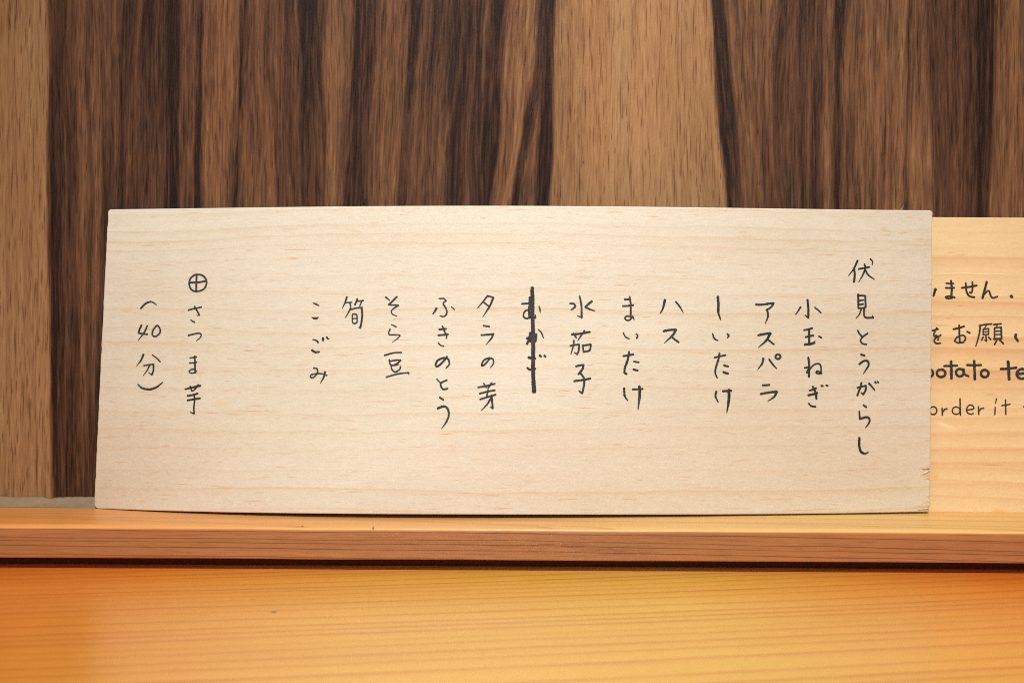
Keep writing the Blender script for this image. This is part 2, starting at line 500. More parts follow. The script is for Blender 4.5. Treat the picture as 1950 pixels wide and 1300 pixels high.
  ([64],[(13334,6739),(13135,6599),(13062,6478),(13139,6357),(13295,6327)]),
  ([71],[(13081,5951),(13226,5903)]),
  ([78,78,78,28],[(13024,5587),(13210,5709),(13354,5690),(13381,5539),(13185,5223)]),
  ([71],[(12960,4702),(13128,4744),(13285,4780)]),
  ([78],[(13285,4780),(13287,4628),(13195,4459)]),
  ([71,43],[(13195,4447),(13106,4520)]),
  ([78],[(13114,4884),(13067,4690),(12964,4417)]),
  ([78,43],[(13409,4859),(13517,4749),(13639,4603)]),
  ([71],[(13641,4919),(13679,4882)]),
  ([64],[(13735,4924),(13773,4894)]),
  ([64],[(13200,4052),(13327,3972)]),
  ([71],[(13047,3810),(13069,3548)]),
  ([78,85,78,35],[(13069,3536),(13332,3595),(13446,3534),(13429,3382),(13293,3200)]),
  ([92,92,92,43],[(13060,2819),(13064,2503),(13129,2307),(13288,2227),(13413,2286)]),
 ]),
]
STRIKE_LINE = [
 ('thick vertical pen stroke crossing out むかご', [
  ([141,136,149,149,145,162],[(738,8263),(758,7721),(760,7180),(781,6461),(784,5566),(786,5031),(824,4444)]),
 ]),
]
BACK_LINES = [
 ('handwriting reading ません with a full stop', [
  ([117,82],[(16256,8524),(16224,8396),(16182,8268)]),
  ([70],[(16672,8758),(16810,8743),(16954,8744)]),
  ([76],[(16656,8578),(16809,8574),(16978,8580)]),
  ([88],[(16862,8846),(16886,8528),(16858,8210)]),
  ([70],[(16909,8195),(16765,8168),(16643,8219),(16766,8261),(16884,8241),(17001,8211)]),
  ([82],[(17270,8581),(17578,8624),(17845,8677)]),
  ([76],[(17682,8799),(17680,8532),(17643,8399),(17576,8404)]),
  ([76],[(17425,8762),(17449,8454),(17550,8275),(17754,8225)]),
  ([88],[(18230,8818),(18140,8484),(18061,8186)]),
  ([70],[(18087,8278),(18242,8459),(18319,8459),(18394,8254),(18496,8204),(18640,8256)]),
  ([117],[(19152,8274),(19198,8249)]),
 ]),
 ('handwriting reading をお願い', [
  ([70],[(16030,6925),(16184,6946),(16348,6998)]),
  ([70],[(16297,7039),(16183,6782),(16259,6680)]),
  ([70],[(16259,6757),(16361,6681),(16335,6578)]),
  ([70],[(16454,6758),(16259,6655),(16197,6526),(16283,6445),(16436,6451)]),
  ([76],[(16936,6991),(17157,7044),(17352,7106)]),
  ([76],[(17157,7146),(17165,6788),(17178,6481)]),
  ([64],[(16974,6531),(17077,6685),(17308,6763),(17399,6636),(17306,6492),(17204,6481)]),
  ([59],[(16984,6541),(17101,6470),(17178,6481)]),
  ([76],[(17463,6902),(17565,6851)]),
  ([64],[(17925,7125),(18130,7177),(18411,7204)]),
  ([76,70,47],[(17976,7151),(17922,6792),(17791,6341)]),
  ([47],[(18206,7162),(18139,7049)]),
  ([59],[(18077,6998),(18076,6793)]),
  ([59],[(18077,6998),(18292,7019)]),
  ([59],[(18292,7009),(18280,6794)]),
  ([53],[(18076,6895),(18281,6907)]),
  ([53],[(18076,6793),(18280,6804)]),
  ([64],[(18178,6793),(18201,6538)]),
  ([53,35],[(18201,6538),(18125,6589)]),
  ([64],[(18075,6701),(18013,6578)]),
  ([59],[(18279,6702),(18366,6600)]),
  ([64],[(18478,7179),(18616,7195),(18770,7216)]),
  ([53],[(18616,7180),(18589,7077)]),
  ([64],[(18513,7051),(18509,6616)]),
  ([59],[(18513,7051),(18769,7078)]),
  ([70],[(18769,7078),(18780,6633)]),
  ([53],[(18527,6923),(18767,6940)]),
  ([53],[(18526,6795),(18766,6807)]),
  ([64],[(18473,6626),(18790,6643)]),
  ([64],[(18596,6591),(18507,6417)]),
  ([64],[(18703,6592),(18850,6455)]),
  ([105,94,94],[(19329,6800),(19318,6687),(19403,6555)]),
 ]),
 ('bold handwriting reading potato te', [
  ([94],[(15806,5477),(15803,4941)]),
  ([100],[(15952,5450),(16024,5447),(16088,5414),(16130,5359),(16142,5292),(16122,5227),(16074,5175),(16006,5148),(15934,5151),(15870,5184),(15828,5239),(15816,5306),(15836,5371),(15884,5423),(15952,5450)]),
  ([100],[(16427,5442),(16499,5440),(16563,5409),(16605,5358),(16618,5295),(16597,5234),(16549,5186),(16482,5161),(16409,5164),(16345,5194),(16303,5245),(16291,5308),(16311,5369),(16360,5417),(16427,5442)]),
  ([105],[(16841,5753),(16851,5100)]),
  ([88],[(16574,5583),(16814,5585),(17070,5601)]),
  ([94],[(17145,5472),(17211,5469),(17269,5439),(17307,5388),(17318,5325),(17299,5264),(17255,5216),(17195,5191),(17129,5193),(17071,5223),(17033,5275),(17022,5338),(17040,5399),(17084,5447),(17145,5472)]),
  ([88],[(17319,5470),(17348,5281),(17501,5195)]),
  ([105],[(17725,5779),(17745,5079)]),
  ([88],[(17453,5624),(17708,5615),(17990,5627)]),
  ([100],[(18101,5436),(18165,5434),(18221,5405),(18257,5355),(18268,5295),(18250,5236),(18208,5189),(18149,5165),(18085,5168),(18030,5197),(17993,5247),(17982,5307),(18000,5366),(18042,5412),(18101,5436)]),
  ([117],[(19023,5766),(19046,5418),(19058,5087)]),
  ([94],[(18740,5478),(19036,5495),(19343,5532)]),
  ([100],[(19341,5287),(19725,5330)]),
  ([100],[(19725,5330),(19675,5447),(19522,5482),(19367,5369),(19366,5216),(19518,5115),(19748,5147)]),
 ]),
 ('thin handwriting reading order it', [
  ([59],[(16121,4017),(16182,4015),(16235,3983),(16271,3930),(16281,3866),(16264,3802),(16223,3753),(16167,3727),(16105,3730),(16052,3761),(16016,3814),(16006,3879),(16023,3942),(16064,3992),(16121,4017)]),
  ([59],[(16481,3976),(16495,3696)]),
  ([70,59],[(16495,3823),(16598,3926),(16675,3946)]),
  ([53],[(16997,4017),(17063,4015),(17120,3985),(17158,3933),(17169,3871),(17151,3810),(17107,3762),(17046,3737),(16980,3740),(16923,3770),(16885,3821),(16874,3883),(16892,3945),(16936,3992),(16997,4017)]),
  ([59],[(17173,4337),(17183,3700)]),
  ([53],[(17440,3900),(17696,3957),(17646,4074),(17518,4084),(17425,3956),(17450,3803),(17592,3743),(17679,3779)]),
  ([59],[(17875,4035),(17883,3739)]),
  ([59],[(17884,3856),(17977,3959),(18079,3975)]),
  ([53],[(18518,4013),(18500,3733)]),
  ([53,41],[(18567,4344),(18524,4166)]),
  ([59],[(18914,4295),(18919,3745)]),
  ([53],[(18769,4080),(19086,4133)]),
  ([53],[(19595,4044),(19713,4065)]),
 ]),
]
WALL_ROWS_MM = [212.13, 185.7, 159.28, 130.82, 20.03]
WALL_BANDS = [
 ([-207.07,-206.92,-206.77,-206.61,-205.98],[0.8,0.8,0.8,0.8,0.8]),
 ([-190.81,-190.66,-190.51,-190.35,-189.72],[0.84,0.84,0.84,0.84,0.84]),
 ([-181.46,-181.31,-181.36,-180.59,-178.75],[0.8,0.8,0.8,0.8,0.8]),
 ([-180.03,-179.88,-179.94,-178.76,-175.9],[0.08,0.08,0.08,0.08,0.08]),
 ([-172.1,-172.36,-170.18,-169.0,-167.36],[0.12,0.12,0.12,0.12,0.12]),
 ([-168.65,-169.52,-169.16,-168.19,-165.74],[0.42,0.42,0.42,0.42,0.2]),
 ([-161.74,-160.98,-160.02,-159.86,-161.26],[0.46,0.5,0.46,0.4,0.2]),
 ([-160.52,-158.95,-158.19,-157.21,-157.2],[0.1,0.1,0.1,0.1,0.1]),
 ([-158.08,-156.51,-155.75,-154.98,-154.35],[0.38,0.38,0.38,0.38,0.38]),
 ([-153.2,-153.66,-152.7,-153.55,-152.93],[0.42,0.4,0.4,0.45,0.45]),
 ([-150.15,-151.02,-151.28,-152.54,-151.91],[0.16,0.14,0.1,0.06,0.06]),
 ([-146.09,-146.95,-147.82,-147.66,-147.03],[0.2,0.2,0.2,0.2,0.2]),
 ([-139.99,-139.84,-139.69,-141.56,-140.94],[0.14,0.14,0.14,0.14,0.14]),
 ([-137.95,-137.81,-137.25,-136.89,-136.26],[0.34,0.34,0.34,0.34,0.34]),
 ([-135.72,-135.77,-135.42,-135.26,-134.64],[0.3,0.3,0.3,0.3,0.3]),
 ([-134.09,-134.15,-134.4,-134.04,-133.42],[0.08,0.08,0.08,0.08,0.08]),
 ([-129.82,-129.67,-130.54,-130.38,-129.76],[0.14,0.14,0.14,0.14,0.14]),
 ([-127.99,-127.85,-128.51,-128.35,-127.72],[0.42,0.42,0.42,0.42,0.42]),
 ([-123.32,-123.58,-123.43,-123.67,-123.05],[0.38,0.38,0.38,0.38,0.38]),
 ([-121.9,-121.75,-121.8,-122.45,-121.83],[0.04,0.04,0.04,0.04,0.04]),
 ([-120.47,-120.53,-120.78,-120.62,-120.0],[0.05,0.05,0.05,0.05,0.05]),
 ([-119.46,-119.31,-119.57,-119.61,-118.98],[0.4,0.4,0.4,0.4,0.4]),
 ([-112.55,-112.4,-112.25,-112.09,-111.46],[0.52,0.52,0.52,0.52,0.52]),
 ([-105.23,-106.1,-107.17,-109.44,-108.82],[0.5,0.5,0.5,0.5,0.5]),
 ([-104.01,-104.88,-105.95,-108.22,-107.6],[0.05,0.05,0.05,0.05,0.05]),
 ([-102.79,-103.66,-104.73,-105.79,-105.16],[0.08,0.08,0.08,0.08,0.08]),
 ([-101.77,-102.44,-103.51,-104.57,-103.94],[0.48,0.48,0.48,0.48,0.48]),
 ([-95.88,-95.73,-92.94,-92.98,-92.35],[0.55,0.55,0.55,0.55,0.55]),
 ([-95.06,-94.92,-91.92,-91.76,-91.13],[0.1,0.1,0.1,0.1,0.1]),
 ([-91.2,-90.65,-90.29,-89.93,-89.31],[0.24,0.24,0.24,0.24,0.24]),
 ([-83.48,-83.33,-83.18,-81.6,-80.97],[0.2,0.2,0.2,0.2,0.2]),
 ([-82.26,-82.11,-81.96,-80.58,-79.95],[0.06,0.06,0.06,0.06,0.06]),
 ([-74.13,-73.98,-73.42,-72.86,-72.23],[0.07,0.07,0.07,0.07,0.07]),
 ([-72.7,-72.35,-72.41,-72.04,-71.42],[0.58,0.58,0.58,0.58,0.58]),
 ([-68.84,-67.07,-67.53,-68.38,-67.76],[0.58,0.58,0.58,0.58,0.58]),
 ([-62.95,-63.61,-65.29,-66.76,-66.13],[0.46,0.46,0.46,0.46,0.46]),
 ([-61.73,-62.59,-63.67,-65.13,-64.51],[0.1,0.1,0.1,0.1,0.1]),
 ([-58.68,-59.34,-60.41,-61.07,-60.44],[0.2,0.2,0.2,0.2,0.2]),
 ([-54.21,-55.48,-56.35,-56.59,-55.97],[0.08,0.08,0.08,0.08,0.08]),
 ([-52.58,-53.45,-54.92,-55.37,-54.75],[0.5,0.5,0.5,0.5,0.5]),
 ([-47.5,-48.37,-50.25,-51.71,-51.09],[0.55,0.55,0.55,0.55,0.55]),
 ([-40.79,-41.86,-43.54,-45.21,-44.59],[0.48,0.48,0.48,0.48,0.48]),
 ([-39.77,-40.84,-42.52,-44.19,-43.57],[0.1,0.1,0.1,0.1,0.1]),
 ([-35.91,-38.2,-40.09,-41.35,-40.72],[0.12,0.12,0.12,0.12,0.12]),
 ([-34.69,-36.78,-38.87,-39.92,-39.3],[0.46,0.46,0.46,0.46,0.46]),
 ([-31.03,-32.51,-34.8,-35.05,-34.42],[0.5,0.5,0.5,0.5,0.5]),
 ([-30.02,-31.49,-33.58,-33.42,-32.8],[0.1,0.1,0.1,0.1,0.1]),
 ([-26.15,-28.04,-30.73,-30.98,-30.36],[0.18,0.2,0.4,0.44,0.44]),
 ([-22.5,-24.99,-27.48,-27.32,-26.7],[0.12,0.12,0.4,0.3,0.3]),
 ([-20.87,-22.35,-24.23,-24.48,-23.85],[0.4,0.3,0.12,0.1,0.1]),
 ([-18.02,-18.89,-19.76,-20.41,-19.79],[0.15,0.15,0.15,0.15,0.15]),
 ([-14.97,-15.84,-17.12,-16.55,-15.92],[0.28,0.28,0.28,0.28,0.28]),
 ([-13.55,-14.62,-15.9,-15.33,-14.7],[0.08,0.08,0.08,0.08,0.08]),
 ([-10.91,-11.98,-12.64,-12.48,-11.86],[0.16,0.16,0.16,0.16,0.16]),
 ([-9.89,-10.96,-11.83,-11.67,-11.05],[0.4,0.4,0.45,0.3,0.3]),
 ([-8.88,-9.95,-11.02,-10.86,-10.23],[0.12,0.12,0.1,0.12,0.12]),
 ([-2.57,-4.87,-6.34,-9.23,-8.61],[0.12,0.14,0.16,0.14,0.14]),
 ([-0.54,-3.24,-4.92,-7.4,-6.78],[0.56,0.56,0.56,0.56,0.56]),
 ([8.4,6.11,3.01,-2.93,-2.3],[0.64,0.64,0.64,0.64,0.64]),
 ([11.04,9.36,4.84,-1.3,-0.68],[0.16,0.12,0.1,0.1,0.1]),
 ([11.65,10.58,6.46,0.53,1.15],[0.08,0.08,0.12,0.12,0.12]),
 ([12.06,10.99,7.89,1.95,2.57],[0.06,0.06,0.5,0.5,0.5]),
 ([12.47,11.4,9.11,8.45,9.08],[0.06,0.06,0.46,0.5,0.5]),
 ([12.87,11.8,9.92,9.27,9.89],[0.06,0.06,0.06,0.06,0.06]),
 ([15.72,15.26,13.99,12.72,13.35],[0.05,0.05,0.05,0.05,0.05]),
 ([17.14,16.68,15.41,14.15,14.77],[0.74,0.74,0.74,0.74,0.74]),
 ([24.66,24.81,24.96,25.12,25.75],[0.82,0.82,0.82,0.82,0.82]),
 ([40.93,41.07,41.22,41.38,42.01],[0.96,0.96,0.96,0.96,0.96]),
 ([57.19,57.34,57.49,57.65,58.27],[0.92,0.92,0.92,0.92,0.92]),
 ([75.28,76.65,79.44,82.85,83.48],[0.84,0.84,0.84,0.84,0.84]),
 ([76.3,77.87,80.66,84.48,85.1],[0.04,0.04,0.04,0.04,0.04]),
 ([80.36,83.15,87.16,89.15,89.78],[0.06,0.06,0.06,0.06,0.06]),
 ([81.99,84.78,88.99,90.78,91.4],[0.5,0.5,0.5,0.5,0.5]),
 ([93.78,93.93,94.07,94.24,94.86],[0.5,0.5,0.42,0.34,0.34]),
 ([100.28,98.4,98.14,99.32,99.94],[0.48,0.44,0.4,0.16,0.16]),
 ([103.33,100.84,100.17,101.96,102.58],[0.44,0.4,0.3,0.34,0.34]),
 ([104.75,102.46,101.19,104.4,105.02],[0.12,0.12,0.12,0.12,0.12]),
 ([108.01,106.12,104.24,106.43,107.06],[0.15,0.2,0.34,0.3,0.3]),
 ([112.07,112.22,111.35,110.9,111.53],[0.1,0.12,0.14,0.12,0.12]),
 ([115.12,115.27,115.42,115.58,116.2],[0.15,0.28,0.36,0.2,0.2]),
 ([117.56,117.91,118.06,118.22,118.85],[0.1,0.1,0.1,0.1,0.1]),
 ([119.19,119.54,120.09,119.85,120.47],[0.08,0.08,0.08,0.08,0.08]),
 ([120.2,120.55,121.31,121.07,121.69],[0.5,0.5,0.5,0.5,0.5]),
 ([123.66,123.6,122.94,122.69,123.32],[0.5,0.5,0.5,0.5,0.5]),
 ([124.88,124.82,124.16,124.12,124.74],[0.08,0.08,0.08,0.08,0.08]),
 ([129.35,127.26,127.41,127.17,127.79],[0.1,0.1,0.1,0.1,0.1]),
 ([130.77,128.69,129.24,129.2,129.82],[0.5,0.5,0.48,0.34,0.34]),
 ([136.46,136.61,136.76,136.52,137.14],[0.52,0.55,0.5,0.4,0.4]),
 ([137.89,138.04,138.19,137.94,138.56],[0.52,0.56,0.5,0.1,0.1]),
 ([139.31,139.46,139.61,139.36,139.99],[0.52,0.56,0.5,0.42,0.42]),
 ([152.32,152.47,151.4,150.14,150.76],[0.56,0.56,0.56,0.56,0.56]),
 ([153.34,153.28,152.01,151.15,151.78],[0.2,0.14,0.1,0.12,0.12]),
 ([154.35,154.3,153.43,152.57,153.2],[0.2,0.14,0.1,0.12,0.12]),
 ([155.37,155.31,154.45,153.79,154.42],[0.55,0.55,0.55,0.55,0.55]),
 ([158.42,159.38,160.75,161.72,162.35],[0.55,0.55,0.55,0.55,0.55]),
 ([160.65,161.82,162.78,163.75,164.38],[0.13,0.13,0.13,0.13,0.13]),
 ([166.96,167.1,168.27,167.41,168.04],[0.2,0.2,0.2,0.2,0.2]),
 ([173.05,173.2,174.37,173.51,174.14],[0.26,0.26,0.26,0.26,0.26]),
 ([177.12,177.27,177.42,177.58,178.2],[0.14,0.14,0.14,0.14,0.14]),
 ([180.78,180.52,180.67,180.42,181.05],[0.06,0.06,0.06,0.06,0.06]),
 ([185.86,185.4,185.14,183.68,184.3],[0.05,0.05,0.05,0.05,0.05]),
 ([187.49,186.82,186.56,185.3,185.93],[0.58,0.58,0.58,0.58,0.58]),
 ([197.45,197.6,197.74,197.9,198.53],[0.62,0.62,0.62,0.62,0.62]),
 ([209.64,209.79,209.94,210.1,210.73],[0.55,0.55,0.55,0.55,0.55]),
 ([210.86,211.01,211.57,212.13,212.76],[0.1,0.1,0.1,0.1,0.1]),
 ([219.81,219.96,220.1,220.26,220.89],[0.2,0.2,0.2,0.2,0.2]),
 ([221.84,221.99,222.14,222.3,222.92],[0.5,0.5,0.5,0.5,0.5]),
 ([248.26,248.41,248.56,248.72,249.35],[0.6,0.6,0.6,0.6,0.6]),
]
COUNTER_LINES = [395.2, 388.6, 380.5, 374.4, 370.1, 361.9, 354.3, 349.4, 342.7, 336.3, 329.4, 322.1, 312.0, 303.1, 297.7, 292.4, 284.0, 277.9, 269.7, 262.4]
COUNTER_LINES_RIGHT = [396.3, 390.0, 382.3, 371.6, 361.5, 354.2, 347.8, 340.3, 333.7, 324.3, 319.0, 312.6, 299.7, 291.6, 285.8]
LEDGE_LINES = [
 [(-177.2,14.34),(-104.4,13.48),(4.9,13.55),(77.8,12.86),(178.0,11.61)],
 [(-177.2,11.42),(-104.3,10.93),(4.9,11.0),(77.8,9.95),(178.0,8.33)],
 [(-177.2,10.33),(-104.3,9.65),(5.0,9.54),(77.8,8.31),(178.0,6.87)],
 [(-177.2,8.51),(-104.3,7.83),(5.0,7.53),(77.8,6.12),(178.0,4.69)],
 [(-177.2,5.6),(-104.3,4.91),(5.0,4.26),(77.8,3.03),(178.0,0.86)],
 [(-177.2,15.25),(-104.4,15.66),(4.9,16.28),(77.8,15.96),(178.0,14.34)],
]
BOARD_BOTTOM_Y = [-2.46218, 0.721071, 0.0577441, 0.413669]
BOARD_TOP_Y = [1.99131, 0.1942, -0.0692844, 0.426737]
BOARD_BOTTOM_Z = [1.47315, 0.308288, -0.0756616, -0.0052817, -0.0627256]
BACK_HEIGHT = 0.11282


# ------------------------------------------------------------------ wall: walnut-patterned laminate, grain upright
WALL_Y = .4405
def build_wall():
    x0, x1, z0, z1 = -.34, .34, -.03, .30
    nx, nz = 2400, 330
    xs = np.linspace(x0, x1, nx); zs = np.linspace(z0, z1, nz)
    tone = np.zeros((nz, nx)); base = np.zeros((nz, nx))
    rows = np.array(WALL_ROWS_MM) / 1e3
    bx = np.array([b[0] for b in WALL_BANDS]) / 1e3
    bt = np.array([b[1] if len(b[1]) == 5 else b[1] * 5 for b in WALL_BANDS])
    # bands beyond the traced stretch: more of the same figure
    r = np.random.default_rng(3)
    ex, et = [], []
    for side in (-1, 1):
        x = .262 * side if side > 0 else -.215
        while abs(x) < .36:
            ex.append([x + r.normal() * .0006] * 5); et.append([r.choice([.06, .12, .3, .5, .6, .8])] * 5)
            x += side * r.uniform(.001, .012)
    bx = np.vstack([bx, ex]); bt = np.vstack([bt, et])
    ref = bx.mean(1)
    XR = np.zeros((nz, nx))
    for j, z in enumerate(zs):
        cx = np.array([np.interp(z, rows[::-1], q[::-1]) for q in bx])
        ct = np.array([np.interp(z, rows[::-1], q[::-1]) for q in bt])
        o = np.argsort(cx, kind='stable')
        # uneven edges: the whole figure wanders a little up the wall
        w = (vnoise(xs * 260, np.full(nx, z * 26), 11) - .5) * .0022 + (vnoise(xs * 1500, np.full(nx, z * 60), 12) - .5) * .0010
        tone[j] = np.interp(xs + w, cx[o], ct[o])
        XR[j] = np.interp(xs + w * .6, cx[o], ref[o])          # fibres follow the figure
    X, Z = np.meshgrid(xs, zs)
    n1 = vnoise(XR * 420, Z * 9, 21) - .5
    n2 = vnoise(XR * 1300, Z * 38, 22) - .5
    n3 = vnoise(XR * 2600, Z * 80, 23) - .5
    n4 = vnoise(X * 60, Z * 14, 24) - .5
    dark = 1 - np.clip(tone * 1.6, 0, 1)
    ker = np.exp(-(np.arange(-6, 7) / 1.5) ** 2 / 2); ker /= ker.sum()
    tone = np.stack([np.convolve(np.pad(t, 6, mode='edge'), ker, 'valid') for t in tone])
    pale = np.clip((tone - .6) * 4, 0, 1)
    tone = tone - .07 * np.exp(-((tone - .48) / .14) ** 2)
    n1 = n1 * (1 - .4 * pale); n2 = n2 * (1 - .3 * pale); n3 = n3 * (1 - .5 * pale)
    n5 = vnoise(XR * 3400, Z * 240, 25) - .5
    tone = tone + n1 * (.22 + .06 * dark) + n2 * .24 + n3 * .22 + n5 * .20 + n4 * .14
    pores = dashes((nz, nx), (x0, x1, z0, z1), 13000, 1, .0072, .00030, 31, 1, .02)
    fine = dashes((nz, nx), (x0, x1, z0, z1), 9000, 1, .012, .0003, 32, 1, .02)
    tone = np.clip(tone, -.05, 1.1) - pores * (.16 + .62 * np.clip(tone, 0, 1)) - fine * .12
    stops = [-.1, .05, .3, .55, .8, 1.1]
    cols = np.array([lin(32, 17, 10), lin(60, 37, 26), lin(98, 66, 48), lin(134, 92, 63), lin(163, 121, 84), lin(188, 145, 105)])
    C = np.stack([np.interp(tone, stops, cols[:, k]) for k in range(3)], -1)
    red = vnoise(XR * 120, Z * 10, 41)[..., None] - .5        # rosier and yellower strands
    C = C * (1 + red * np.array([.05, -.06, -.10])) * np.array([.81, .775, .69])
    V = np.stack([X, np.full_like(X, WALL_Y), Z], -1).reshape(-1, 3)
    q = grid_quads(nx, nz)
    # thickness: a back sheet joined by four sides
    o = mesh_obj('wall', np.vstack([V, box_arrays(x0, x1, WALL_Y + .0004, WALL_Y + .02, z0, z1)[0]]),
                 np.vstack([q, np.array(box_arrays(0, 1, 0, 1, 0, 1)[1]) + len(V)]), MAT_WALL,
                 colour=np.vstack([C.reshape(-1, 3), np.tile(cols[2], (8, 1))]))
    tag(o, 'dark walnut patterned wall panel with upright streaky grain', 'wall', 'structure')
build_wall()

# ------------------------------------------------------------------ counter: pale cedar, growth lines running slightly askew
def build_counter():
    x0, x1, y0, y1 = -.40, .40, .10, .4400
    nx, ny = 1000, 800
    xs = np.linspace(x0, x1, nx); ys = np.linspace(y0, y1, ny)
    X, Y = np.meshgrid(xs, ys)
    # straighten the figure: every growth line is a level of S
    S = Y - .179 * (X + .16) - .05 * (X + .16) * (X - .17) + (vnoise(X * 9, Y * 40, 51) - .5) * .0022 + (vnoise(X * 40, Y * 90, 52) - .5) * .0006
    lines = sorted([c / 1e3 for c in COUNTER_LINES] + [c / 1e3 - .0592 for c in COUNTER_LINES_RIGHT[-4:]])
    r = np.random.default_rng(5)
    s = lines[0]
    while s > -.05:
        s -= r.uniform(.004, .009); lines.append(s)
    s = max(lines)
    while s < .60:
        s += r.uniform(.004, .009); lines.append(s)
    D = np.zeros_like(S)
    for c in lines:
        a = r.uniform(.5, 1.0); w = r.uniform(.0004, .0007)
        d = S - c
        # sharp on the far side, fading on the near side
        p = np.where(d > 0, np.exp(-(d / (w * .55)) ** 2), np.exp(d / (w * 2.2)))
        D = np.maximum(D, a * p)
    D *= .75 + .5 * vnoise(X * 25, Y * 300, 53)
    fib = dashes((ny, nx), (x0, x1, y0, y1), 2500, 0, .03, .0006, 54, 0, .0)
    base = np.array([.80, .495, .088]); line = np.array([.52, .135, .016])
    mot = (vnoise(X * 18, Y * 55, 55) - .5)[..., None]
    fleck = (vnoise(X * 700, Y * 1400, 56) - .5)[..., None]
    # pool of light and board reflection painted in: yellower middle, redder ends
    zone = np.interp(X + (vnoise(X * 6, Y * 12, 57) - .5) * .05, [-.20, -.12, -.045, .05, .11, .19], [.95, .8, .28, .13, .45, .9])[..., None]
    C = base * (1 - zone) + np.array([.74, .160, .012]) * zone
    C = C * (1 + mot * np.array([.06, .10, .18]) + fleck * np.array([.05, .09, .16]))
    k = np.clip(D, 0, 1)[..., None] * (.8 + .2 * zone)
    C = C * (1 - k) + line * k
    C = C * (1 - .06 * fib[..., None])
    # a dark pinhole of a knot
    dd = np.hypot((X + .0697) / .0008, (Y - .3352) / .0011)[..., None]
    kd = np.clip(1.5 - dd, 0, 1) * .9
    C = C * (1 - kd) + np.array([.06, .02, .01]) * kd
    for (sx, sy, rx, ry, col, al) in ((-.0796, .3515, .0012, .0006, (.25, .09, .03), .6), (.1728, .3775, .0016, .0010, (.95, .85, .6), .7), (.163, .386, .001, .0009, (.3, .1, .03), .5)):
        k2 = (np.clip(1.3 - np.hypot((X - sx) / rx, (Y - sy) / ry) + (vnoise(X * 1500, Y * 1500, 58) - .5), 0, 1) * al)[..., None]
        C = C * (1 - k2) + np.array(col) * k2
    V = np.stack([X, Y, np.zeros_like(X)], -1).reshape(-1, 3)
    bv, bq = box_arrays(x0, x1, y0, y1, -.03, -.0004)
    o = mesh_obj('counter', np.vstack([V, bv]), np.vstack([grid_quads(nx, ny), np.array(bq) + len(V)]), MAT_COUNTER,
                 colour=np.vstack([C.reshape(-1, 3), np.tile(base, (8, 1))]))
    tag(o, 'honey coloured wooden counter top with fine growth lines', 'counter', 'structure')
build_counter()

